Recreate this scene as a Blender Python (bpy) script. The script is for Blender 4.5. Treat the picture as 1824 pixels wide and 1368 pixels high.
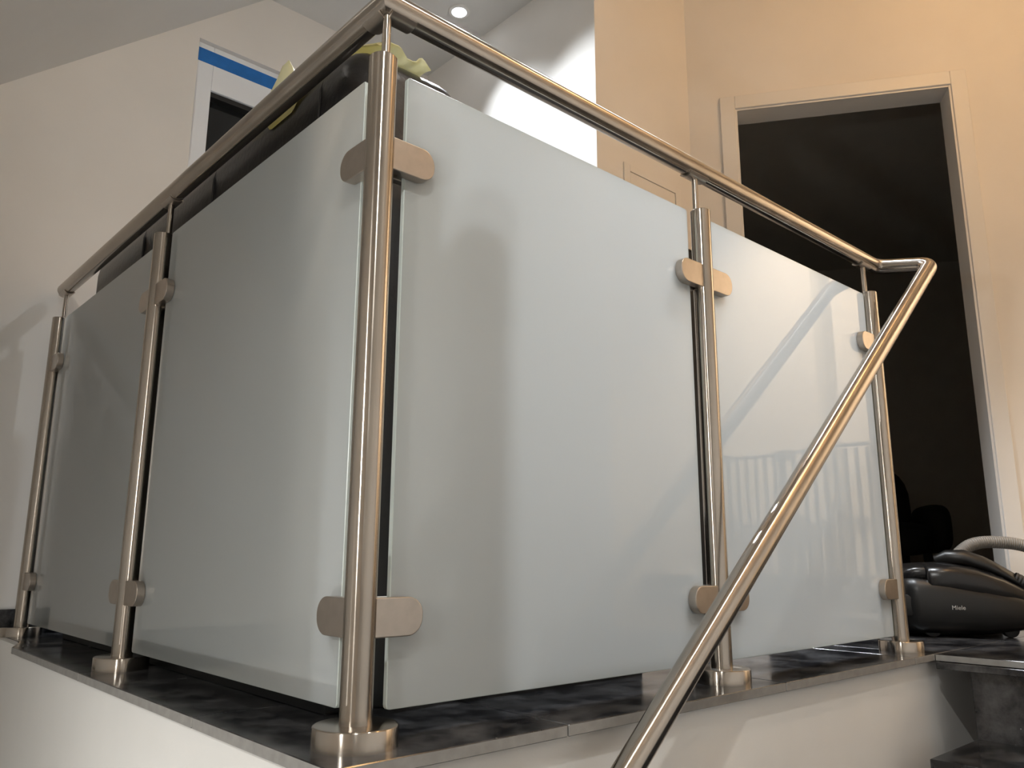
import bpy, bmesh, math, random
from mathutils import Vector, Matrix
random.seed(7)
for _o in list(bpy.data.objects): bpy.data.objects.remove(_o)
scene = bpy.context.scene
COL = scene.collection

# ------------------------------------------------------------------ camera
YAW, PITCH, ROLL, FPX = 0.7347, 0.2104, 0.0044, 1432.28
cam_d = bpy.data.cameras.new('camera'); cam = bpy.data.objects.new('camera', cam_d); COL.objects.link(cam)
cam.location = (-0.5815, -0.9362, 0.2353)
f = Vector((math.sin(YAW)*math.cos(PITCH), math.cos(YAW)*math.cos(PITCH), math.sin(PITCH)))
r = Vector((math.cos(YAW), -math.sin(YAW), 0)); u = r.cross(f)
r2 = r*math.cos(ROLL) + u*math.sin(ROLL); u2 = -r*math.sin(ROLL) + u*math.cos(ROLL)
cam.matrix_world = Matrix.Translation(cam.location) @ Matrix((r2, u2, -f)).transposed().to_4x4()
cam_d.sensor_fit = 'HORIZONTAL'; cam_d.sensor_width = 36.0; cam_d.lens = 36.0*FPX/1824
cam_d.clip_start = 0.02
scene.camera = cam

# ------------------------------------------------------------------ view, world
scene.view_settings.view_transform = 'Standard'; scene.view_settings.look = 'None'
scene.view_settings.gamma = 1.0; scene.view_settings.use_curve_mapping = False
scene.view_settings.exposure = 0.35
world = bpy.data.worlds.new('world'); scene.world = world; world.use_nodes = True
wb = world.node_tree.nodes['Background']; wb.inputs[0].default_value = (1.0, .93, .85, 1); wb.inputs[1].default_value = 0.05

# lamp powers (W) and colours, used by the lamp builders below
NICHE_A, NICHE_B, LANDING = 100.0, 135.0, 185.0
STAIR_A = 34.0
SLOPE, SLOPE_LOW, SCONCE, SCONCE_LOW = 14.0, 46.0, 13.0, 16.5
WARM, WASH = 12.5, 700.0
COOL_C = (.86, .93, 1.0); NEUT_C = (1.0, .93, .84); WARM_C = (1.0, .58, .24); SLOPE_C = (.98, .98, .95); LAND_C = (.90, .95, 1.0)

# ------------------------------------------------------------------ materials
def nodes(name):
    m = bpy.data.materials.new(name); m.use_nodes = True
    nt = m.node_tree; b = nt.nodes['Principled BSDF']
    return m, nt, b
def setp(b, **k):
    al = dict(col='Base Color', rough='Roughness', metal='Metallic', spec='Specular IOR Level', aniso='Anisotropic',
              arot='Anisotropic Rotation', coat='Coat Weight', crough='Coat Roughness', ior='IOR', sub='Subsurface Weight', trans='Transmission Weight')
    for a, v in k.items():
        if a == 'col': v = (*v, 1)
        b.inputs[al[a]].default_value = v
def noise(nt, scale, detail=4, coord='Object', stretch=None, rough=.5):
    tc = nt.nodes.new('ShaderNodeTexCoord'); n = nt.nodes.new('ShaderNodeTexNoise')
    n.inputs['Scale'].default_value = scale; n.inputs['Detail'].default_value = detail; n.inputs['Roughness'].default_value = rough
    if stretch:
        mp = nt.nodes.new('ShaderNodeMapping'); mp.inputs['Scale'].default_value = stretch
        nt.links.new(tc.outputs[coord], mp.inputs[0]); nt.links.new(mp.outputs[0], n.inputs[0])
    else: nt.links.new(tc.outputs[coord], n.inputs[0])
    return n
def ramp(nt, fac, c0, c1, p0=.3, p1=.7):
    rp = nt.nodes.new('ShaderNodeValToRGB'); e = rp.color_ramp.elements
    e[0].position = p0; e[1].position = p1
    e[0].color = (*c0, 1) if len(c0) == 3 else c0; e[1].color = (*c1, 1) if len(c1) == 3 else c1
    nt.links.new(fac, rp.inputs[0]); return rp
def bump(nt, b, h, strength, dist=.002):
    bp = nt.nodes.new('ShaderNodeBump'); bp.inputs['Strength'].default_value = strength; bp.inputs['Distance'].default_value = dist
    nt.links.new(h, bp.inputs['Height']); nt.links.new(bp.outputs[0], b.inputs['Normal']); return bp
def paint(name, c, rough=.75, var=.04):
    m, nt, b = nodes(name); setp(b, rough=rough, spec=.25)
    n = noise(nt, 2.2, 5)
    rp = ramp(nt, n.outputs[0], tuple(x*(1-var) for x in c), tuple(min(1, x*(1+var)) for x in c))
    nt.links.new(rp.outputs[0], b.inputs['Base Color'])
    n2 = noise(nt, 260, 2); bump(nt, b, n2.outputs[0], .12, .001)
    return m
def steel(name, rough=.19, aniso=.96, col=(.47, .42, .365)):
    m, nt, b = nodes(name); setp(b, metal=1.0, rough=rough, aniso=aniso, arot=.25)
    tg = nt.nodes.new('ShaderNodeTangent'); tg.direction_type = 'UV_MAP'
    nt.links.new(tg.outputs[0], b.inputs['Tangent'])
    n = noise(nt, 14, 3, stretch=(1, 1, .6))
    rp = ramp(nt, n.outputs[0], tuple(x*.93 for x in col), tuple(min(1, x*1.05) for x in col))
    nt.links.new(rp.outputs[0], b.inputs['Base Color'])
    rr = ramp(nt, n.outputs[0], (rough*.85,)*3, (rough*1.15,)*3); nt.links.new(rr.outputs[0], b.inputs['Roughness'])
    return m
def plain(name, c, rough=.5, spec=.5, metal=0, nscale=30, var=.08, bmp=0.0, bscale=120, coat=0):
    m, nt, b = nodes(name); setp(b, rough=rough, spec=spec, metal=metal, coat=coat)
    n = noise(nt, nscale, 3)
    rp = ramp(nt, n.outputs[0], tuple(x*(1-var) for x in c), tuple(min(1, x*(1+var)) for x in c))
    nt.links.new(rp.outputs[0], b.inputs['Base Color'])
    if bmp: bump(nt, b, noise(nt, bscale, 3).outputs[0], bmp)
    return m
M = {}
M['wall'] = paint('white_wall_paint', (.80, .765, .72))
M['ceil'] = paint('white_ceiling_paint', (.70, .69, .67))
M['fascia'] = paint('fascia_paint', (.80, .785, .755))
M['trim'] = paint('white_trim_lacquer', (.78, .76, .73), rough=.35, var=.01)
M['pvc'] = paint('white_window_pvc', (.86, .88, .91), rough=.3, var=.01)
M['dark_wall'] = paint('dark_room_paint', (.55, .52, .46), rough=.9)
M['steel'] = steel('brushed_stainless_steel')
M['steel_flat'] = plain('satin_stainless_steel', (.49, .435, .38), rough=.33, metal=1, nscale=60, var=.05)
# milky glass: white ceramic-backed pane with a polished face
def milk_glass():
    m = bpy.data.materials.new('frosted_milk_glass'); m.use_nodes = True; nt = m.node_tree; N = nt.nodes.new; L = nt.links.new
    nt.nodes.remove(nt.nodes['Principled BSDF'])
    n = noise(nt, 1.6, 2); rp = ramp(nt, n.outputs[0], (.51, .53, .52), (.55, .565, .555))
    df = N('ShaderNodeBsdfDiffuse'); L(rp.outputs[0], df.inputs[0])
    tr = N('ShaderNodeBsdfTranslucent'); tr.inputs[0].default_value = (.945, .955, .95, 1)
    m1 = N('ShaderNodeMixShader'); m1.inputs[0].default_value = GLASS_T; L(df.outputs[0], m1.inputs[1]); L(tr.outputs[0], m1.inputs[2])
    gl = N('ShaderNodeBsdfGlossy'); gl.inputs['Roughness'].default_value = .006
    fr = N('ShaderNodeFresnel'); fr.inputs[0].default_value = 1.52
    ge = N('ShaderNodeNewGeometry'); sb = N('ShaderNodeMath'); sb.operation = 'SUBTRACT'; sb.inputs[0].default_value = 1; L(ge.outputs['Backfacing'], sb.inputs[1])
    mu = N('ShaderNodeMath'); mu.operation = 'MULTIPLY'; L(fr.outputs[0], mu.inputs[0]); L(sb.outputs[0], mu.inputs[1])
    m2 = N('ShaderNodeMixShader'); L(mu.outputs[0], m2.inputs[0]); L(m1.outputs[0], m2.inputs[1]); L(gl.outputs[0], m2.inputs[2])
    L(m2.outputs[0], nt.nodes['Material Output'].inputs[0]); return m
GLASS_T = .66
M['glass'] = milk_glass()
M['glass_edge'] = plain('ground_glass_edge', (.62, .68, .65), rough=.3, var=.03)
def granite():
    m, nt, b = nodes('polished_black_granite'); setp(b, spec=.5)
    n = noise(nt, 9, 6, rough=.65); v = nt.nodes.new('ShaderNodeTexVoronoi'); v.inputs['Scale'].default_value = 26
    tc = nt.nodes.new('ShaderNodeTexCoord'); nt.links.new(tc.outputs['Object'], v.inputs['Vector'])
    rp = ramp(nt, n.outputs[0], (.009, .009, .0105), (.13, .127, .128), .42, .80)
    sp = ramp(nt, v.outputs['Distance'], (1, 1, 1), (0, 0, 0), .03, .05)
    n3 = noise(nt, 7, 1); sel = ramp(nt, n3.outputs[0], (0, 0, 0), (.45, .45, .45), .62, .66)
    mul = nt.nodes.new('ShaderNodeMath'); mul.operation = 'MULTIPLY'
    nt.links.new(sp.outputs[0], mul.inputs[0]); nt.links.new(sel.outputs[0], mul.inputs[1])
    mx = nt.nodes.new('ShaderNodeMixRGB'); mx.inputs[2].default_value = (.55, .54, .52, 1)
    nt.links.new(mul.outputs[0], mx.inputs[0]); nt.links.new(rp.outputs[0], mx.inputs[1]); nt.links.new(mx.outputs[0], b.inputs['Base Color'])
    n2 = noise(nt, 5, 5, stretch=(1, 2.2, 1)); rr = ramp(nt, n2.outputs[0], (.10,)*3, (.30,)*3, .35, .75)
    nt.links.new(rr.outputs[0], b.inputs['Roughness'])
    return m
M['granite'] = granite()
M['granite_edge'] = plain('sawn_granite_edge', (.27, .26, .245), rough=.4, nscale=50, var=.12)
M['grout'] = plain('dark_grout', (.03, .03, .03), rough=.9)
M['leather'] = plain('black_leather', (.012, .011, .011), rough=.33, bmp=.35, bscale=90)
M['piping'] = plain('black_piping', (.02, .019, .019), rough=.4)
def yellow_sheet():
    m, nt, b = nodes('pale_yellow_plastic_sheet'); setp(b, rough=.45)
    n = noise(nt, 6, 3); rp = ramp(nt, n.outputs[0], (.84, .74, .20), (.90, .88, .66), .35, .65)
    nt.links.new(rp.outputs[0], b.inputs['Base Color'])
    tr = nt.nodes.new('ShaderNodeBsdfTranslucent'); nt.links.new(rp.outputs[0], tr.inputs[0])
    mx = nt.nodes.new('ShaderNodeMixShader'); mx.inputs[0].default_value = .4
    nt.links.new(b.outputs[0], mx.inputs[1]); nt.links.new(tr.outputs[0], mx.inputs[2]); nt.links.new(mx.outputs[0], nt.nodes['Material Output'].inputs[0])
    return m
M['yellow'] = yellow_sheet()
M['blue'] = plain('blue_masking_tape', (.012, .16, .52), rough=.6)
M['pane'] = plain('dark_window_pane', (.012, .013, .014), rough=.06, var=.02)
M['black'] = plain('black_glossy_plastic', (.006, .0058, .0055), rough=.36, bmp=0)
M['black_matt'] = plain('black_matt_plastic', (.010, .010, .010), rough=.5)
M['lid'] = plain('dark_grey_plastic', (.010, .0095, .0095), rough=.26)
M['hose'] = plain('grey_hose_plastic', (.20, .185, .165), rough=.5)
M['print'] = plain('silver_print', (.55, .54, .52), rough=.4)
M['gate'] = plain('grey_gate_lacquer', (.09, .088, .086), rough=.45)
M['chair'] = plain('dark_upholstery', (.008, .008, .008), rough=.9)
M['wood'] = plain('lightened_floor_boards', (.36, .31, .25), rough=.5)  # floor colour lightened to bounce spill light onto the room's ceiling
def emit(name, c, s):
    m = bpy.data.materials.new(name); m.use_nodes = True; nt = m.node_tree
    e = nt.nodes.new('ShaderNodeEmission'); e.inputs[0].default_value = (*c, 1); e.inputs[1].default_value = s
    nt.links.new(e.outputs[0], nt.nodes['Material Output'].inputs[0]); return m
M['led'] = emit('led_lens_cool', COOL_C, 14); M['led_n'] = emit('led_lens_neutral', NEUT_C, 8); M['bulb'] = emit('warm_bulb_glass', WARM_C, 9)

# ------------------------------------------------------------------ mesh helpers
class MB:
    def __init__(s): s.v = []; s.f = []; s.uv = []
    def add(s, vs, fs, uvs=None):
        k = len(s.v); s.v += [tuple(x) for x in vs]
        for i, fc in enumerate(fs):
            s.f.append([k+j for j in fc]); s.uv.append(uvs[i] if uvs else [(0, 0)]*len(fc))
        return s
    def box(s, a, b, fn=None):
        vs = [(x, y, z) for x in (a[0], b[0]) for y in (a[1], b[1]) for z in (a[2], b[2])]
        if fn: vs = [fn(*q) for q in vs]
        return s.add(vs, [(0, 1, 3, 2), (4, 6, 7, 5), (0, 4, 5, 1), (2, 3, 7, 6), (0, 2, 6, 4), (1, 5, 7, 3)])
    def prism(s, poly, z0, z1, fn=None):
        n = len(poly); vs = [(x, y, z0) for x, y in poly] + [(x, y, z1) for x, y in poly]
        if fn: vs = [fn(*q) for q in vs]
        return s.add(vs, [tuple(range(n))[::-1], tuple(range(n, 2*n))] + [(i, (i+1) % n, n+(i+1) % n, n+i) for i in range(n)])
    def sweep(s, pts, rad, seg=32, cap=True):
        P = [Vector(p) for p in pts]; n = len(P)
        if not isinstance(rad, (list, tuple)): rad = [rad]*n
        d0 = (P[1]-P[0]).normalized()
        for i in range(1, n):
            if (P[i]-P[0]).length > 1e-6: d0 = (P[i]-P[0]).normalized(); break
        a = Vector((0, 0, 1)) if abs(d0.z) < .9 else Vector((1, 0, 0))
        e1 = a.cross(d0).normalized(); e2 = d0.cross(e1)
        off = [e1*math.cos(2*math.pi*k/seg)+e2*math.sin(2*math.pi*k/seg) for k in range(seg)]
        rings = []; straight = max(rad)-min(rad) > 1e-9
        ring = [P[0]+o*rad[0] for o in off]; rings.append(ring)
        length = [0.0]
        for i in range(1, n):
            dv = P[i]-P[i-1]; length.append(length[-1]+dv.length)
            if straight: rings.append([P[i]+o*rad[i] for o in off]); continue
            d = dv.normalized()
            dn = (P[i+1]-P[i]).normalized() if i < n-1 else d
            nn = (d+dn).normalized()
            rings.append([q + d*((P[i]-q).dot(nn)/d.dot(nn)) for q in rings[-1]])
        vs = [q for rg in rings for q in rg]; fs = []; uv = []
        for i in range(n-1):
            for k in range(seg):
                k2 = (k+1) % seg
                fs.append((i*seg+k, i*seg+k2, (i+1)*seg+k2, (i+1)*seg+k))
                uv.append([(k/seg, length[i]), ((k+1)/seg, length[i]), ((k+1)/seg, length[i+1]), (k/seg, length[i+1])])
        if cap:
            fs.append(tuple(range(seg))[::-1]); uv.append([(.5+.5*math.cos(6.2832*k/seg), .5+.5*math.sin(6.2832*k/seg)) for k in range(seg)][::-1])
            fs.append(tuple((n-1)*seg+k for k in range(seg))); uv.append([(.5+.5*math.cos(6.2832*k/seg), .5+.5*math.sin(6.2832*k/seg)) for k in range(seg)])
        return s.add(vs, fs, uv)
    def obj(s, name, mat, parent=None, smooth=40, bevel=0, bseg=2, loc=None):
        me = bpy.data.meshes.new(name)
        o0 = Vector(loc) if loc is not None else (Vector(parent['_w']) if parent is not None and '_w' in parent else Vector((0, 0, 0)))
        me.from_pydata([tuple(Vector(q)-o0) for q in s.v], [], s.f)
        ul = me.uv_layers.new(name='UVMap'); i = 0
        for fc in s.uv:
            for q in fc: ul.data[i].uv = q; i += 1
        me.update()
        bm = bmesh.new(); bm.from_mesh(me); bmesh.ops.recalc_face_normals(bm, faces=bm.faces)
        if bevel:
            ed = [e for e in bm.edges if len(e.link_faces) == 2 and e.calc_face_angle(0) > math.radians(35)]
            bmesh.ops.bevel(bm, geom=ed, offset=bevel, segments=bseg, profile=.5, affect='EDGES', clamp_overlap=True)
        bm.to_mesh(me); bm.free()
        if smooth:
            me.polygons.foreach_set('use_smooth', [True]*len(me.polygons)); me.set_sharp_from_angle(angle=math.radians(smooth))
        me.materials.append(mat)
        o = bpy.data.objects.new(name, me); COL.objects.link(o)
        if parent is not None: o.parent = parent
        else: o.location = o0
        return o
def tag(o, label=None, cat=None, group=None, kind=None):
    if label: o['label'] = label
    if cat: o['category'] = cat
    if group: o['group'] = group
    if kind: o['kind'] = kind
    return o
ROOTS = []
def thing(name, label, cat, loc, group=None):
    o = bpy.data.objects.new(name, None); COL.objects.link(o); o.location = loc; o['_w'] = list(loc); o.empty_display_size = .05
    ROOTS.append(o); return tag(o, label, cat, group)
def struct(o): return tag(o, kind='structure')
def fillet(pts, radii, seg=10):
    out = [Vector(pts[0])]
    for i in range(1, len(pts)-1):
        p = Vector(pts[i]); a = (Vector(pts[i-1])-p).normalized(); b = (Vector(pts[i+1])-p).normalized()
        ang = a.angle(b); t = radii[i]/math.tan(ang/2); c = p+(a+b).normalized()*(radii[i]/math.sin(ang/2))
        s = p+a*t; e = p+b*t; v0 = s-c; v1 = e-c; th = v0.angle(v1); ax = v0.cross(v1).normalized()
        for k in range(seg+1): out.append(c+Matrix.Rotation(th*k/seg, 3, ax) @ v0)
    out.append(Vector(pts[-1])); return out

# ================================================================== SETTING
YB = 1.93                       # back (gable) wall
SLX, SLZ, SLK = -0.152, 1.804, .885
def slope_z(x): return SLZ+(x-SLX)*SLK
XK = -0.97                      # knee wall
XF = SLX+(2.5-SLZ)/SLK          # where slope meets flat ceiling
YF = -1.30                      # stair wall behind the camera side
# floor: landing slab body with granite tiles set on it
EDX, EDY = -.083, -.085
m = MB(); poly = [(.06, .05), (2.31, .05), (2.31, -2.4), (3.6, -2.4), (3.6, 2.0), (.06, 2.0)]
m.prism(poly, -.30, -.017); floor = struct(m.obj('floor', M['grout']))
xs = [EDX, .30, .90, 1.50, 2.10, 2.70, 3.30, 3.55]; ys = [EDY, .32, .92, 1.52, YB]
g = .0012
def tile(a, b, poly=None):
    m = MB()
    if poly: m.prism(poly, -.0165, 0)
    else: m.box((a[0]+g, a[1]+g, -.0165), (b[0]-g, b[1]-g, 0))
    o = m.obj('tile', M['granite'], floor, smooth=0, bevel=.0012, bseg=1)
    o.data.materials.append(M['granite_edge'])
    for p in o.data.polygons:
        if abs(p.normal.z) < .5: p.material_index = 1
for i in range(len(xs)-1):
    for j in range(len(ys)-1):
        if i == 0 and j == 3:   # edge tile cut back near the back wall
            tile(0, 0, [(xs[1]-g, ys[3]+g), (xs[1]-g, YB-g), (-.040, YB-g), (-.040, 1.66), (-.083, ys[3]+.01), (EDX, ys[3]+g)])
        elif i == 3 and j == 0: tile((xs[3], EDY), (1.612, ys[1])); tile((1.612, EDY), (xs[4], ys[1]))
        else: tile((xs[i], ys[j]), (xs[i+1], ys[j+1]))
for (x0, x1) in ((2.10, 2.70), (2.70, 3.30), (3.30, 3.55)):
    for (y0, y1) in ((-.69, EDY), (-1.30, -.69), (-1.90, -1.30), (-2.38, -1.90)): tile((x0, y0), (x1, y1))
for (y0, y1) in ((-1.90, -1.30), (-2.38, -1.90)): tile((1.72, y0), (2.10, y1))
for (y0, y1) in ((-.69, EDY), (-1.28, -.69)): tile((1.612, y0), (2.10, y1))
# fascia walls below the slab
m = MB(); m.box((-.064, -.064, -2.8), (.05, YB, -.017)); struct(m.obj('wall_landing_left', M['fascia']))
m = MB(); m.box((-.064, -.0645, -2.8), (2.3, .04, -.017)); struct(m.obj('wall_landing_right', M['fascia']))
# plaster left standing proud where the slab is cut back
m = MB(); m.prism([(-.0645, 1.56), (-.042, 1.665), (-.042, YB), (-.0645, YB)], -.03, -.0005); struct(m.obj('trim_1', M['fascia']))
# back wall with window opening
WX0, WX1, WZ0, WZ1 = .372, 1.20, 1.0, 2.192
m = MB()
m.box((-3.0, YB, -2.8), (WX0, YB+.2, 2.7)); m.box((WX1, YB, -2.8), (3.7, YB+.2, 2.7))
m.box((WX0, YB, -2.8), (WX1, YB+.2, WZ0)); m.box((WX0, YB, WZ1), (WX1, YB+.2, 2.7))
struct(m.obj('wall_back', M['wall'], smooth=0))
# black skirting on back wall, and the sill band further left over the stairwell
m = MB(); m.box((-.075, YB-.012, .0), (1.45, YB, .0725)); struct(m.obj('baseboard_back', M['granite'], smooth=0, bevel=.001, bseg=1))
m = MB(); m.box((XK, YB-.014, -.145), (-.25, YB, -.01)); struct(m.obj('baseboard_stairwell', M['granite'], smooth=0, bevel=.001, bseg=1))
# niche side wall + stub wall facing the stairs
m = MB(); m.prism([(1.45, .856), (2.038, .856), (2.2, 1.0), (2.2, YB), (1.45, YB)], 0, 2.8); struct(m.obj('wall_niche', M['wall'], smooth=0))
# door wall, diagonal
DO = Vector((2.038, .856)); DU = Vector((.57037, -.82139)); DN = Vector((.82139, .57037))
def dw(u_, n_, z): q = DO+DU*u_+DN*n_; return (q.x, q.y, z)
U0, U1, DH = .196, 1.000, 2.05; UE = 1.60
m = MB()
m.box((0, 0, 0), (U0-.02, .11, 2.8), dw); m.box((U1+.02, 0, 0), (UE, .11, 2.8), dw); m.box((U0-.02, 0, DH+.02), (U1+.02, .11, 2.8), dw)
struct(m.obj('wall_door', M['wall'], smooth=0))
# casing and lining
door = MB(); 
def casing(u0, u1, n0, n1, z0, z1): 
    q = MB(); q.box((u0, n0, z0), (u1, n1, z1), dw); return q
dl = casing(U0-.02, U0, -.004, .112, 0, DH); dl.box((U1, -.004, 0), (U1+.02, .112, DH), dw); dl.box((U0-.02, -.004, DH), (U1+.02, .112, DH+.02), dw)
d1 = struct(dl.obj('door_1', M['trim'], smooth=0, bevel=.001, bseg=1))
for (a, b, z0, z1) in ((U0-.068, U0-.008, 0, DH+.066), (U1+.008, U1+.066, 0, DH+.066), (U0-.008, U1+.008, DH+.008, DH+.066)):
    casing(a, b, -.014, -.0005, z0, z1).obj('casing', M['trim'], d1, smooth=0, bevel=.003)
for (a, b, z0, z1) in ((U0-.014, U0+.0, 0, DH+.014), (U1, U1+.014, 0, DH+.014), (U0, U1, DH, DH+.014)):
    casing(a, b, -.006, .0, z0, z1).obj('casing_lip', M['trim'], d1, smooth=0, bevel=.001)
# dark room behind the door
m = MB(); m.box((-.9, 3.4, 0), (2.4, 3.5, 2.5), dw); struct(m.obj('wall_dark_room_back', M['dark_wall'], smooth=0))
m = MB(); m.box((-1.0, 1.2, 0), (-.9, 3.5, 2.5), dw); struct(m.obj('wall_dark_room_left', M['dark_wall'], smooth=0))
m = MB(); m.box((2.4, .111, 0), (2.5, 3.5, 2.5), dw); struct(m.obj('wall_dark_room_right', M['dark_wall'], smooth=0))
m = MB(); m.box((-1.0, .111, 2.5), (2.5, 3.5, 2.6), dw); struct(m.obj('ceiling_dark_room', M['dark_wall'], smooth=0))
m = MB(); m.box((-.2, .115, -.05), (2.4, 3.5, -.003), dw); fd = m.obj('floor_dark_room', M['wood'], smooth=0); struct(fd)
# walls around the landing to the right (outside the frame, seen in the glass)
e = dw(UE, 0, 0)
m = MB(); m.box((e[0]-.05, e[1], 0), (3.6, e[1]+.1, 2.8)); struct(m.obj('wall_right_return', M['wall'], smooth=0))
m = MB(); m.box((3.55, -2.4, 0), (3.65, e[1]+.05, 2.8)); struct(m.obj('wall_right', M['wall'], smooth=0))
m = MB(); m.box((1.9, -2.5, -.3), (3.65, -2.4, 2.8)); struct(m.obj('wall_landing_far', M['wall'], smooth=0))
m = MB(); m.box((-3.0, YF-.12, -2.8), (2.02, YF, 2.8)); struct(m.obj('wall_front', M['wall'], smooth=0))
m = MB(); m.box((1.92, -2.5, -.3), (2.02, YF-.12, 2.8)); struct(m.obj('wall_front_return', M['wall'], smooth=0))
m = MB(); m.box((XK-.1, YF, -2.8), (XK, YB, slope_z(XK)+.05)); struct(m.obj('wall_left', M['wall'], smooth=0))
m = MB(); m.box((3.49, -2.35, 0), (3.55, e[1]-.01, .125)); struct(m.obj('baseboard_right', M['granite'], smooth=0, bevel=.001, bseg=1))
# ceilings
m = MB(); m.box((XF, -2.5, 2.5), (1.45, YB+.1, 2.9)); m.box((1.45, -2.5, 2.8), (3.7, YB+.1, 2.9)); struct(m.obj('ceiling', M['ceil'], smooth=0))
m = MB(); xa = XK-.1; m.prism([(xa, slope_z(xa)), (XF, 2.5), (XF, 2.6), (xa, slope_z(xa)+.12)], -YB-.05, 2.5, lambda a, b, c: (a, -c, b)); struct(m.obj('ceiling_slope', M['ceil'], smooth=0))
m = MB(); m.box((XK-.1, YF, -2.9), (1.4, YB, -2.8)); struct(m.obj('floor_stairwell', M['granite'], smooth=0))
# window
win = MB(); fy0, fy1 = YB+.022, YB+.10
win.box((WX0, fy0, WZ0), (WX0+.068, fy1, WZ1)); win.box((WX1-.068, fy0, WZ0), (WX1, fy1, WZ1)); win.box((WX0+.068, fy0, 2.005), (WX1-.068, fy1, WZ1)); win.box((WX0+.068, fy0, WZ0), (WX1-.068, fy1, WZ0+.07))
w1 = struct(win.obj('window_1', M['pvc'], smooth=0, bevel=.003))
q = MB(); q.box((WX0+.06, fy0+.05, WZ0+.06), (WX1-.06, fy0+.056, 2.01)); q.obj('pane', M['pane'], w1, smooth=0)
q = MB(); q.box((WX0+.068, fy0+.012, 1.985), (WX1-.068, fy0+.05, 2.005)); q.obj('glazing_bead', M['black_matt'], w1, smooth=0)
m = MB(); m.box((WX0+.002, fy0-.0015, 2.112), (WX1-.01, fy0-.0002, 2.168)); m.add([(WX0+.001, fy0-.002, 2.118), (WX0+.018, fy0-.004, 2.135), (WX0+.003, fy0-.006, 2.155)], [(0, 1, 2)])
tag(m.obj('masking_tape', M['blue'], smooth=0, loc=(WX0, fy0, 2.112)), 'blue masking tape strip along the top of the white window frame', 'tape')
# shallow framed panel in the stub wall
t = thing('wall_panel', 'flush white framed hatch in the beige wall beside the doorway', 'panel', (1.597, .856, 1.15))
for a, b in (((1.597, .850, 1.15), (1.632, .8555, 1.69)), ((1.915, .850, 1.15), (1.95, .8555, 1.69)), ((1.632, .850, 1.662), (1.915, .8555, 1.69)), ((1.632, .850, 1.15), (1.915, .8555, 1.18))):
    q = MB(); q.box(a, b); q.obj('frame_rail', M['wall'], t, smooth=0, bevel=.001, bseg=1)
q = MB(); q.box((1.634, .8525, 1.182), (1.913, .8555, 1.660)); q.obj('hatch_door', M['wall'], t, smooth=0, bevel=.001, bseg=1)

# ================================================================== STAIRS
RISE = .19; RUN = .268; SY0, SY1 = -1.28, -.158
st = thing('staircase', 'black granite staircase descending from the landing along the white fascia', 'stairs', (1.63, -.7, -.4))
m = MB(); m.box((1.63, SY0, -.20), (1.66, SY1, -.034)); m.obj('riser', M['granite'], st, smooth=0, bevel=.001, bseg=1)
m = MB(); m.box((1.596, SY0, -.033), (1.70, -.092, -.017)); m.obj('nosing', M['granite'], st, smooth=0, bevel=.001, bseg=1)
for k in range(1, 9):
    z = -RISE*k; x1 = 1.63-RUN*(k-1); x0 = x1-RUN-.02
    m = MB(); m.box((x0, SY0, z-.03), (x1+.03, SY1, z)); m.obj('tread', M['granite'], st, smooth=0, bevel=.0015, bseg=1)
    m = MB(); m.box((x0+.02, SY0, z-RISE-.002), (x0+.05, SY1, z-.03)); m.obj('riser', M['granite'], st, smooth=0, bevel=.001, bseg=1)

# ================================================================== RAILING
D = .010                                   # glass and rail sit this far inside the post axes
HT, HR, RR = .968, 1.0497, .0212
RZ = HR+RR
L1, L2, R1, R2 = .927, 1.853, .812, 1.624
posts = {'corner': (0, 0), 'l1': (0, L1), 'l2': (0, L2), 'r1': (R1, 0), 'r2': (R2, 0)}
lab = {'corner': 'brushed steel corner post where the two glass runs meet',
       'l1': 'brushed steel post between the two left-hand glass panels',
       'l2': 'brushed steel end post next to the back wall and black skirting',
       'r1': 'brushed steel post between the two right-hand glass panels',
       'r2': 'brushed steel end post at the top of the stairs beside the doorway'}
def clamp(parent, px_, py_, axis, sgn, z):
    # rounded plate clamp gripping the pane: outline in (s, z), depth across the pane
    Lc, hh, rr = .092, .0255, .024
    for (d0, d1) in ((-.0125, D-.0048), (D+.0048, .0285)):
        poly = [(.012, -hh), (Lc-rr, -hh)]
        poly += [(Lc-rr+rr*math.sin(a), -hh+rr-rr*math.cos(a)) for a in [math.pi/2*k/10 for k in range(1, 11)]]
        poly += [(Lc-rr+rr*math.cos(a), hh-rr+rr*math.sin(a)) for a in [math.pi/2*k/10 for k in range(0, 11)]]
        poly += [(.012, hh)]
        m = MB()
        if axis == 'x': m.prism(poly, d0, d1, lambda a, b, c: (px_+sgn*a, py_+c, z+b))
        else: m.prism(poly, d0, d1, lambda a, b, c: (px_+c, py_+sgn*a, z+b))
        cj = m.obj('glass_clamp', M['steel_flat'], parent, smooth=14, bevel=.0016, bseg=3)
def saddle(parent, cx, cy, axis, half=.03, start=None):
    # curved plate hugging the underside of the rail
    m = MB(); n = 10; a0 = math.radians(42); s0 = -half if start is None else start
    vs = []; 
    for s_ in (s0, half):
        for rr in (RR+.0006, RR+.0045):
            for k in range(n+1):
                a = -a0+2*a0*k/n; lat = rr*math.sin(a); dz = -rr*math.cos(a)
                vs.append((cx+s_, cy+lat, RZ+dz) if axis == 'x' else (cx+lat, cy+s_, RZ+dz))
    N = n+1; fs = []
    for k in range(n):
        fs += [(k, k+1, N*2+k+1, N*2+k), (N+k, N*3+k, N*3+k+1, N+k+1), (k, N+k, N+k+1, k+1), (2*N+k, 2*N+k+1, 3*N+k+1, 3*N+k)]
    fs += [(0, 2*N, 3*N, N), (n, N+n, 3*N+n, 2*N+n)]
    m.add(vs, fs); m.obj('saddle', M['steel_flat'], parent, smooth=40)
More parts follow.
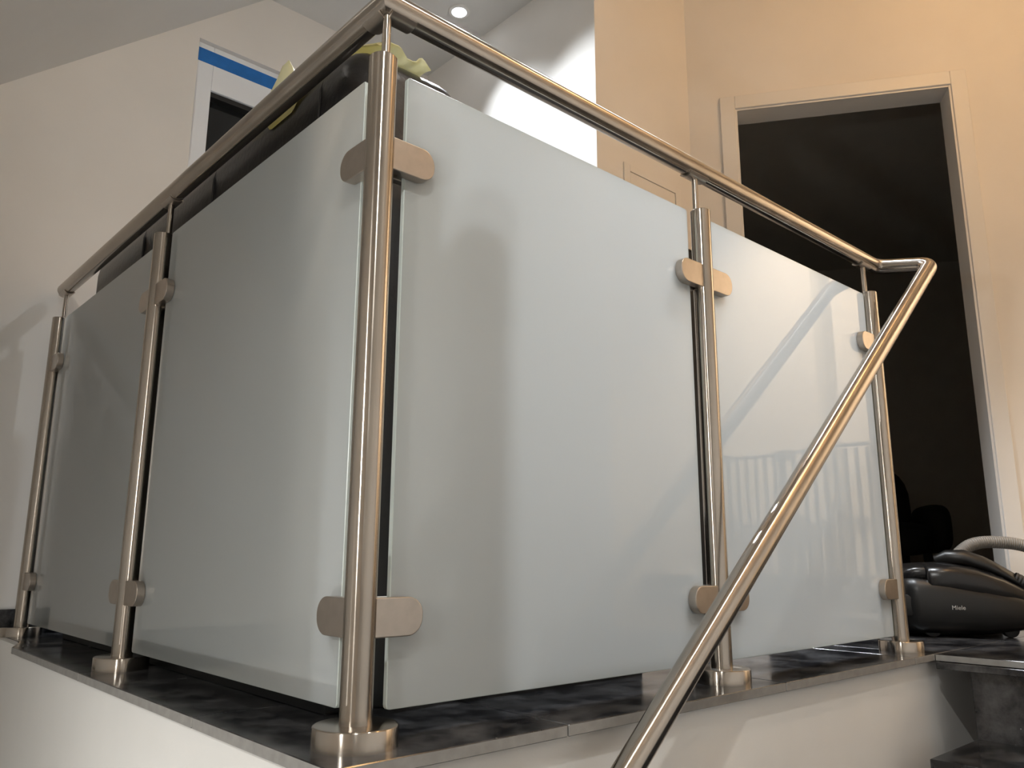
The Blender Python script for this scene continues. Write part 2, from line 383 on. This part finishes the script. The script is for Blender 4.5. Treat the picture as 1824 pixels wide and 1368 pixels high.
for key, (x, y) in posts.items():
    t = thing('railing_post', lab[key], 'post', (x, y, 0), 'steel railing posts')
    m = MB(); m.sweep([(x, y, .006), (x, y, HT-.0015), (x, y, HT)], [.0212, .0212, .0198], 64); m.obj('post_tube', M['steel'], t)
    R_ = .0545
    m = MB(); m.sweep([(x, y, .0), (x, y, .0245), (x, y, .026), (x, y, .0265)], [R_, R_, R_-.0012, R_-.0035], 96)
    fl = m.obj('base_flange', M['steel'], t)
    ix = D if key in ('corner', 'l1', 'l2') else 0; iy = D if key in ('corner', 'r1', 'r2') else 0
    m = MB(); m.sweep([(x+ix, y+iy, HT-.02), (x+ix, y+iy, HR)], .0066, 32); m.obj('rail_pin', M['steel'], t)
    if key == 'corner':
        saddle(t, x+D, y+D, 'x', .045, 0); saddle(t, x+D, y+D, 'y', .045, 0)
    else: saddle(t, x+ix, y+iy, 'x' if key[0] == 'r' else 'y')
    for z in (.155, .815):
        if key == 'corner': clamp(t, x, y, 'x', 1, z); clamp(t, x, y, 'y', 1, z)
        elif key == 'l1': clamp(t, x, y, 'y', 1, z); clamp(t, x, y, 'y', -1, z)
        elif key == 'l2': clamp(t, x, y, 'y', -1, z)
        elif key == 'r1': clamp(t, x, y, 'x', 1, z); clamp(t, x, y, 'x', -1, z)
        else: clamp(t, x, y, 'x', -1, z)
# glass panels
GZ0, GZ1, GT = .036, .962, .0044
panels = [('y', .058, L1-.040, 'large frosted glass panel left of the corner post'), ('y', L1+.040, L2-.040, 'frosted glass panel at the far left end by the back wall'),
          ('x', .049, R1-.040, 'large frosted glass panel right of the corner post'), ('x', R1+.040, R2-.022, 'frosted glass panel at the stair top crossed by the sloping handrail')]
for ax, a, b, lb in panels:
    m = MB(); cr = .006
    poly = []
    for (cx, cz, st_) in ((b-cr, GZ0+cr, -90), (b-cr, GZ1-cr, 0), (a+cr, GZ1-cr, 90), (a+cr, GZ0+cr, 180)):
        poly += [(cx+cr*math.cos(math.radians(st_+q)), cz+cr*math.sin(math.radians(st_+q))) for q in (0, 30, 60, 90)]
    if ax == 'x': m.prism(poly, D-GT, D+GT, lambda p, q, c: (p, c, q)); loc = ((a+b)/2, D, GZ0)
    else: m.prism(poly, D-GT, D+GT, lambda p, q, c: (c, p, q)); loc = (D, (a+b)/2, GZ0)
    o = m.obj('glass_panel', M['glass'], smooth=0, loc=loc, bevel=.001, bseg=1)
    o.data.materials.append(M['glass_edge'])
    for p in o.data.polygons:
        nrm = p.normal; fl = abs(nrm.y) if ax == 'x' else abs(nrm.x)
        if fl < .9: p.material_index = 1
    tag(o, lb, 'glass panel', 'frosted glass railing panels')
# handrail
HY = -.140; HTOP = (1.715, HY, 1.038); HLOW = (.378, HY, -.046)
t = thing('handrail', 'brushed steel tube handrail over both glass runs and down the stairs', 'handrail', (D, D, 0))
m = MB(); yend = 1.885
m.sweep([(D, yend, RZ), (D, D, RZ)], RR, 64, cap=False)
# mitre the corner: slide the last ring onto the diagonal
nv = len(m.v); m.v = m.v[:nv-64] + [(x, D+(x-D), z) for (x, y, z) in m.v[nv-64:]]
m.obj('rail_tube', M['steel'], t)
m = MB(); m.sweep([(D, yend+.0015+RR*.55*math.sin(a), RZ) for a in [0]+[math.pi/2*k/8 for k in range(9)]], [RR]+[max(RR*math.cos(math.pi/2*k/8), .0005) for k in range(9)], 48); m.obj('end_cap', M['steel'], t, smooth=60)
dirx = Vector(HLOW)-Vector(HTOP); low = Vector(HTOP)+dirx*1.75
path = fillet([(D, D, RZ), (1.715, D, RZ), HTOP, tuple(low)], [0, .030, .034, 0], 10)
m = MB(); m.sweep(path, RR, 64, cap=False)
m.v = [(D+(y-D), y, z) for (x, y, z) in m.v[:64]] + m.v[64:]
m.obj('rail_tube', M['steel'], t)
# wall bracket under the sloping rail
def bracket(s):
    p = Vector(HTOP)+dirx*s; d = dirx.normalized(); up = Vector((0, 1, 0)).cross(d); up = up if up.z > 0 else -up
    b0 = p-up*(RR+.003)
    m = MB(); vs = []
    for s_ in (-.03, .03):
        for w in (-.012, .012):
            for h in (-.0035, .004): vs.append(b0+d*s_+Vector((0, w, 0))+up*h)
    m.add(vs, [(0, 1, 3, 2), (4, 6, 7, 5), (0, 4, 5, 1), (2, 3, 7, 6), (0, 2, 6, 4), (1, 5, 7, 3)])
    bj = m.obj('bracket_plate', M['steel_flat'], t, bevel=.001)
    m = MB(); m.sweep(fillet([tuple(b0), tuple(b0-Vector((0, 0, .055))), (b0.x, -.066, b0.z-.055)], [0, .02, 0], 8), .006, 20); m.obj('bracket_arm', M['steel'], t)
    m = MB(); m.sweep([(b0.x, -.072, b0.z-.055), (b0.x, -.0648, b0.z-.055)], .03, 40); m.obj('bracket_rosette', M['steel_flat'], t)
bracket(1.03)

# ================================================================== LAMPS
def downlight(name, label, loc, nrm, power, color, angle, blend, lens, rad=.045, aim=None, size=.03):
    t = thing(name, label, 'light', loc, 'recessed ceiling downlights')
    nv = Vector(nrm).normalized(); p = Vector(loc)
    m = MB(); m.sweep([p-nv*.0005, p+nv*.004, p+nv*.006], [rad*1.25, rad*1.25, rad*1.05], 40); m.obj('trim_ring', M['trim'], t)
    m = MB(); m.sweep([p+nv*.0058, p+nv*.0085], [rad*.86, rad*.80], 40); m.obj('lens', lens, t)
    ld = bpy.data.lights.new(name+'_beam', 'SPOT'); ld.energy = power; ld.color = color; ld.spot_size = math.radians(angle); ld.spot_blend = blend; ld.shadow_soft_size = size
    lo = bpy.data.objects.new(name+'_beam', ld); COL.objects.link(lo); lo.parent = t
    lo.location = nv*(.012+size*.0); dv = Vector(aim) if aim else Vector((0, 0, -1)); lo.rotation_euler = dv.to_track_quat('-Z', 'Y').to_euler()
    return t
downlight('ceiling_downlight', 'lit round downlight in the niche ceiling behind the corner post', (1.268, 1.456, 2.5), (0, 0, -1), NICHE_A, COOL_C, 96, 1.0, M['led'], .036, aim=(-.2, -.3, -1))
downlight('ceiling_downlight', 'round downlight in the niche ceiling above the white lit wall', (1.13, 1.08, 2.5), (0, 0, -1), NICHE_B, COOL_C, 118, 1.0, M['led'], .036, aim=(-.2, -.3, -1))
downlight('ceiling_downlight', 'round downlight in the landing ceiling just behind the right glass run', (1.38, .30, 2.5), (0, 0, -1), LANDING, LAND_C, 78, .5, M['led'], .036, aim=(-.01, -.25, -1))
downlight('ceiling_downlight', 'round downlight in the ceiling above the middle of the stairs', (.68, -.85, 2.5), (0, 0, -1), STAIR_A, NEUT_C, 130, .5, M['led_n'])
sn = Vector((SLK, 0, -1)).normalized()
for (x, y, pw, ang, bl, aim, lb) in ((-.45, .45, SLOPE, 96, 1.0, (.85, 1, .12), 'round downlight in the sloping ceiling left of the glass'),
                            (-.45, -.80, SLOPE_LOW, 76, .8, (1.15, .70, -1.45), 'unseen round spot added in the sloping ceiling, aimed at the right fascia for the handrail shadow')):  # second one: unseen spot aimed to brighten the right fascia and throw the handrail shadow
    downlight('ceiling_downlight', lb, (x, y, slope_z(x)), sn, pw, SLOPE_C, ang, bl, M['led_n'], aim=aim, size=.02)
# small sconces on the knee wall, lighting both fascias
for (SYY, SZ, pw, lb) in ((-.37, .50, SCONCE, 'small white wall light on the low wall left of the stairs'), (.32, -.62, SCONCE_LOW, 'small white wall light deep in the stairwell facing the left fascia')):
    SX = XK
    t = thing('wall_sconce', lb, 'lamp', (SX, SYY, SZ), 'stairwell wall lights')
    m = MB(); m.box((SX, SYY-.05, SZ-.06), (SX+.012, SYY+.05, SZ+.06)); m.obj('back_plate', M['trim'], t, bevel=.003)
    m = MB(); m.sweep([(SX+.012, SYY, SZ), (SX+.03, SYY, SZ), (SX+.04, SYY, SZ)], [.04, .04, .03], 32); m.obj('diffuser', M['led_n'], t)
    ld = bpy.data.lights.new('sconce_glow', 'SPOT'); ld.spot_size = math.radians(150); ld.spot_blend = .5; ld.energy = pw; ld.color = SLOPE_C; ld.shadow_soft_size = .02
    lo = bpy.data.objects.new('sconce_glow', ld); COL.objects.link(lo); lo.parent = t; lo.location = (.06, 0, 0); lo.rotation_euler = Vector((1, 0, 0)).to_track_quat('-Z', 'Y').to_euler()
PX, PY = 1.62, -.88
t = thing('ceiling_lamp', 'warm glowing flush ceiling lamp above the top step of the stairs', 'lamp', (PX, PY, 2.8))
m = MB(); m.sweep([(PX, PY, 2.8), (PX, PY, 2.778), (PX, PY, 2.775)], [.13, .13, .125], 48); m.obj('rim', M['trim'], t)
m = MB(); m.sweep([(PX, PY, 2.776-.045*math.sin(math.pi/2*k/10)) for k in range(11)], [max(.12*math.cos(math.pi/2*k/10), .001) for k in range(11)], 48); m.obj('glass_bowl', M['bulb'], t, smooth=60)
ld = bpy.data.lights.new('ceiling_lamp_glow', 'POINT'); ld.energy = WARM; ld.color = WARM_C; ld.shadow_soft_size = .05
lo = bpy.data.objects.new('ceiling_lamp_glow', ld); COL.objects.link(lo); lo.parent = t; lo.location = (0, 0, -.13)
downlight('ceiling_downlight', 'warm downlight washing the wall behind the safety gate', (2.65, -1.25, 2.8), (0, 0, -1), WASH, (1.0, .78, .54), 84, 1.0, M['bulb'], aim=(.9, .05, -2.0))
# ================================================================== SOFA + SHEET
t = thing('sofa', 'black leather sofa backed up against the left glass panels', 'sofa', (.4, .95, 0))
def cushion(name, a, b, bev, mat, seg=5, wob=.004):
    m = MB(); n = (max(2, int((b[0]-a[0])/.07)), max(2, int((b[1]-a[1])/.07)), max(2, int((b[2]-a[2])/.07)))
    bm = bmesh.new(); bmesh.ops.create_cube(bm, size=1)
    for v in bm.verts: v.co = Vector(((a[k]+b[k])/2+v.co[k]*(b[k]-a[k]) for k in range(3)))
    bmesh.ops.bevel(bm, geom=list(bm.edges), offset=bev, segments=seg, profile=.5, affect='EDGES')
    bm.verts.ensure_lookup_table()
    m.add([v.co.copy() for v in bm.verts], [[v.index for v in fc.verts] for fc in bm.faces]); bm.free()
    return m.obj(name, mat, t, smooth=60)
cushion('back_panel', (.048, .17, .10), (.30, 1.71, 1.128), .055, M['leather'])
cushion('armrest', (.302, .172, .06), (.405, .36, 1.035), .035, M['leather'])
cushion('arm_front', (.407, .172, .06), (.86, .36, .34), .035, M['leather'])
cushion('armrest', (.302, 1.55, .06), (.86, 1.71, .36), .04, M['leather'])
cushion('seat_cushion', (.302, .365, .06), (.86, .955, .30), .04, M['leather'])
cushion('seat_cushion', (.302, .96, .06), (.86, 1.545, .30), .04, M['leather'])
for yy in (.285, .77, 1.235):
    m = MB(); m.sweep([(.0475, yy, .16), (.0465, yy, 1.066), (.056, yy, 1.098), (.085, yy, 1.123), (.12, yy, 1.129)], .0028, 10); m.obj('seam', M['piping'], t)
m = MB(); m.box((.07, .20, 0), (.82, 1.68, .11)); m.obj('plinth', M['black_matt'], t, bevel=.004)
# crumpled sheet: grid draped over the armrest corner
def sheet(name, label, fn, nu, nv, th=.0015):
    vs = []; 
    for i in range(nu+1):
        for j in range(nv+1): vs.append(Vector(fn(i/nu, j/nv)))
    fs = [(i*(nv+1)+j, (i+1)*(nv+1)+j, (i+1)*(nv+1)+j+1, i*(nv+1)+j+1) for i in range(nu) for j in range(nv)]
    k = len(vs); up = Vector((-th, .0, th)); vs2 = vs+[v-up for v in vs]
    fs2 = fs+[tuple(q+k for q in reversed(fc)) for fc in fs]
    rim = [i*(nv+1) for i in range(nu+1)]+[nu*(nv+1)+j for j in range(1, nv+1)]+[i*(nv+1)+nv for i in range(nu-1, -1, -1)]+[j for j in range(nv-1, 0, -1)]
    fs2 += [(rim[q], rim[(q+1) % len(rim)], rim[(q+1) % len(rim)]+k, rim[q]+k) for q in range(len(rim))]
    m = MB(); m.add(vs2, fs2); return m.obj(name, M['yellow'], smooth=70, loc=(.12, .3, 1.1))
def drape(a, b):
    y = .176+.46*a; near = max(0, 1-a/.30)
    x = .058+.035*near+(.17-.05*near)*b
    z = 1.131+.010*(.5+.5*math.sin(9*a+5*b))
    z += .165*math.exp(-((y-.580)/.05)**2)*math.exp(-((x-.115)/.035)**2)
    z += .007*math.sin(23*a+3*b)*math.sin(17*b+2*a)
    if a < .1: z -= .010*math.cos(b*11)*(1-a/.1)
    z = max(z, 1.130)
    if a > .30 and b < .2:          # hangs over the outer edge of the back
        k = 1-b/.2; x = .058-.0145*min(1, k*1.6); z = 1.133-.062*k**1.2*min(1, (a-.30)*6)*max(0, min(1, (.80-a)*8))
    return (x, y, z)
o = sheet('plastic_sheet', '', drape, 44, 18); tag(o, 'crumpled pale yellow plastic sheet lying on top of the black sofa', 'plastic sheet')

# ================================================================== VACUUM CLEANER
VR = Vector((math.cos(YAW), -math.sin(YAW), 0)); VD = Vector((math.sin(YAW), math.cos(YAW), 0))
VO = Vector((2.02, .085, 0))
a_ = math.radians(-6); VU = VR*math.cos(a_)+VD*math.sin(a_); VW = VD*math.cos(a_)-VR*math.sin(a_)
def vv(u_, w, z): q = VO+VU*u_+VW*w; return (q.x, q.y, z)
t = thing('vacuum_cleaner', 'black canister vacuum cleaner standing on the landing by the doorway', 'vacuum cleaner', tuple(VO))
def loft(name, st_, mat, nz=20, ex=3.2, parent=t, capsmooth=60):
    # st_: list of (u, zbot, ztop, halfw)
    vs = []; n = 28
    for (u_, zb, zt, hw) in st_:
        for k in range(n):
            a = 2*math.pi*k/n; ca, sa = math.cos(a), math.sin(a)
            cx = math.copysign(abs(ca)**(2/ex), ca); sz = math.copysign(abs(sa)**(2/ex), sa)
            vs.append(vv(u_, .14+hw*cx, (zb+zt)/2+(zt-zb)/2*sz))
    fs = [(i*n+k, i*n+(k+1) % n, (i+1)*n+(k+1) % n, (i+1)*n+k) for i in range(len(st_)-1) for k in range(n)]
    fs += [tuple(range(n))[::-1], tuple((len(st_)-1)*n+k for k in range(n))]
    m = MB(); m.add(vs, fs); return m.obj(name, mat, parent, smooth=capsmooth)
loft('body', [(-.048, .05, .15, .09), (-.038, .02, .180, .118), (-.01, .004, .186, .132), (.08, .002, .176, .138), (.18, .004, .158, .139), (.27, .015, .135, .134), (.34, .026, .112, .122), (.40, .045, .095, .10), (.43, .06, .085, .07)], M['black'], ex=4)
loft('lid', [(.022, .13, .205, .122), (.030, .12, .219, .128), (.10, .11, .222, .133), (.17, .10, .209, .1345), (.24, .09, .186, .130), (.31, .08, .152, .117), (.37, .07, .122, .098), (.41, .07, .10, .07)], M['lid'], ex=3.4)
loft('handle', [(-.050, .150, .190, .06), (-.04, .15, .205, .09), (-.01, .16, .216, .11), (.019, .16, .218, .115)], M['lid'], ex=3.2)
m = MB(); m.box((-.052, .02, .06), (-.02, .10, .125), vv); m.obj('bag_latch', M['black_matt'], t, bevel=.008)
for (u_, w) in ((.03, .05), (.03, .23), (.26, .06)):
    m = MB(); q0 = vv(u_, w-.012, .030 if u_ < .1 else .024); q1 = vv(u_, w+.012, .030 if u_ < .1 else .024); m.sweep([q0, q1], .030 if u_ < .1 else .024, 24); m.obj('wheel', M['black_matt'], t, bevel=.003)
# hose swivel and hoses
m = MB(); m.sweep([vv(.09, .12, .225), vv(.12, .10, .236), vv(.17, .085, .234), vv(.22, .07, .215), vv(.25, .06, .198), vv(.30, .05, .165)], [.018, .024, .027, .026, .024, .022], 24); m.obj('hose_elbow', M['black'], t, smooth=50)
def hose(name, pts, r0, mat, pitch=.007):
    P = [Vector(p) for p in pts]; dense = []
    n = len(P)
    for i in range(n-1):
        p0 = P[max(i-1, 0)]; p1 = P[i]; p2 = P[i+1]; p3 = P[min(i+2, n-1)]
        for k in range(24):
            s = k/24; dense.append(.5*((2*p1)+(p2-p0)*s+(2*p0-5*p1+4*p2-p3)*s*s+(3*p1-p0-3*p2+p3)*s**3))
    dense.append(P[-1])
    # resample
    acc = [0]; 
    for i in range(1, len(dense)): acc.append(acc[-1]+(dense[i]-dense[i-1]).length)
    N = int(acc[-1]/(pitch/2)); vs = []; seg = 16; fs = []; j = 0
    for i in range(N+1):
        s = acc[-1]*i/N
        while j < len(acc)-2 and acc[j+1] < s: j += 1
        tt = (s-acc[j])/max(acc[j+1]-acc[j], 1e-9); c = dense[j].lerp(dense[j+1], tt); d = (dense[j+1]-dense[j]).normalized()
        e1 = d.cross(VD).normalized(); e2 = d.cross(e1); rr = r0*(1.0 if i % 2 else .93)
        vs += [c+e1*rr*math.cos(2*math.pi*k/seg)+e2*rr*math.sin(2*math.pi*k/seg) for k in range(seg)]
    fs = [(i*seg+k, i*seg+(k+1) % seg, (i+1)*seg+(k+1) % seg, (i+1)*seg+k) for i in range(N) for k in range(seg)]
    m = MB(); m.add(vs, fs); return m.obj(name, mat, t, smooth=25)
hose('hose', [vv(.18, .22, .222), vv(.205, .22, .250), vv(.25, .225, .278), vv(.32, .23, .286), vv(.42, .22, .27), vv(.52, .16, .20), vv(.56, .05, .07), vv(.54, -.05, .024), vv(.66, -.12, .022)], .0205, M['hose'])
hose('hose_end', [vv(.285, .054, .175), vv(.33, .043, .148), vv(.40, .02, .10), vv(.47, -.01, .04), vv(.54, -.05, .024)], .021, M['black_matt'], .010)
# printed badge
cu = bpy.data.curves.new('badge', 'FONT'); cu.body = 'Miele'; cu.size = .0175; cu.extrude = .0004; cu.align_x = 'LEFT'; cu.space_character = 1.05
tmp = bpy.data.objects.new('badge_tmp', cu); COL.objects.link(tmp)
dg = bpy.context.evaluated_depsgraph_get(); me = bpy.data.meshes.new_from_object(tmp.evaluated_get(dg)); bpy.data.objects.remove(tmp)
me.materials.clear(); me.materials.append(M['print'])
bd = bpy.data.objects.new('badge', me); COL.objects.link(bd); bd.parent = t
bx = Vector(vv(.075, .0005, .083))-VO
bd.matrix_local = Matrix.Translation(bx) @ Matrix((VU, Vector((0, 0, 1)), -VW)).transposed().to_4x4()

# ================================================================== DARK ROOM CHAIR
t = thing('armchair', 'dark armchair standing in the unlit room behind the doorway', 'chair', dw(.95, 2.2, 0))
def blob(name, c, sx, sy, sz, ex, mat):
    vs = []; nu, nv_ = 24, 14
    for i in range(nv_+1):
        b = -math.pi/2+math.pi*i/nv_
        for k in range(nu):
            a = 2*math.pi*k/nu; f_ = lambda q: math.copysign(abs(q)**(2/ex), q)
            x = sx*f_(math.cos(b))*f_(math.cos(a)); y = sy*f_(math.cos(b))*f_(math.sin(a)); z = sz*f_(math.sin(b))
            vs.append(dw(c[0]+x, c[1]+y, c[2]+z))
    fs = [(i*nu+k, i*nu+(k+1) % nu, (i+1)*nu+(k+1) % nu, (i+1)*nu+k) for i in range(nv_) for k in range(nu)]
    m = MB(); m.add(vs, fs); return m.obj(name, mat, t, smooth=60)
blob('backrest', (.95, 2.45, .52), .33, .10, .30, 3, M['chair'])
blob('seat', (.95, 2.15, .34), .33, .33, .10, 4, M['chair'])
for s in (-1, 1): blob('armrest', (.95+s*.36, 2.15, .40), .06, .32, .14, 3.5, M['chair'])
for (a, b) in ((.68, 1.9), (1.22, 1.9), (.68, 2.42), (1.22, 2.42)):
    m = MB(); m.sweep([dw(a, b, 0), dw(a, b, .26)], [.018, .024], 14); m.obj('leg', M['chair'], t)
t = thing('storage_box', 'dark low box on the floor of the unlit room', 'box', dw(.05, 1.3, 0))
m = MB(); m.box((-.15, 1.1, 0), (.25, 1.5, .30), dw); m.obj('body', M['chair'], t, bevel=.01)
m = MB(); m.box((-.16, 1.09, .30), (.26, 1.51, .335), dw); m.obj('lid', M['chair'], t, bevel=.01)

# ================================================================== BOARD (added behind the glass to darken the slit beside a post)
t = thing('slit_board', 'tall black board added against the beige wall to darken the slit beside the middle right post', 'board', (1.90, .80, 0))
m = MB(); vs = []
for (yb, yt) in ((.78, .826), (.80, .846)): vs += [(1.80, yb, 0), (2.0, yb, 0), (2.0, yt, 1.42), (1.80, yt, 1.42)]
m.add(vs, [(0, 1, 2, 3), (7, 6, 5, 4), (0, 4, 5, 1), (1, 5, 6, 2), (2, 6, 7, 3), (3, 7, 4, 0)]); m.obj('panel', M['black_matt'], t, bevel=.003)
m = MB(); m.box((1.80, .824, 1.42), (2.0, .848, 1.428)); m.obj('edge_strip', M['black_matt'], t, bevel=.002)

# ================================================================== SAFETY GATE (seen mirrored in the glass)
GX = 3.40
t = thing('safety_gate', 'pale metal stair safety gate mirrored in the right-hand glass panel', 'gate', (GX, -1.1, 0))
m = MB(); pts = [(GX, -1.62+.98*k/24, .775+.02*math.sin(math.pi*max(0, (k-9)/15))) for k in range(25)]; m.sweep(pts, .011, 16); m.obj('top_bar', M['gate'], t)
m = MB(); m.sweep([(GX, -1.62, .14), (GX, -.64, .14)], .011, 16); m.obj('bottom_bar', M['gate'], t)
for k in range(16):
    y = -1.56+.057*k
    m = MB(); m.sweep([(GX, y, .14), (GX, y, .775)], .0105, 10); m.obj('bar', M['gate'], t)
for y in (-1.62, -1.30, -.64):
    m = MB(); m.sweep([(GX, y, 0), (GX, y, .78)], .013, 16); m.obj('gate_post', M['gate'], t)
m = MB(); m.box((GX-.02, -1.33, .74), (GX+.02, -1.23, .80)); m.obj('latch', M['gate'], t, bevel=.008)
m = MB(); m.box((GX-.02, -1.66, .755), (GX+.02, -1.58, .795)); m.obj('wall_cup', M['gate'], t, bevel=.008)

for r_ in ROOTS:
    del r_['_w']
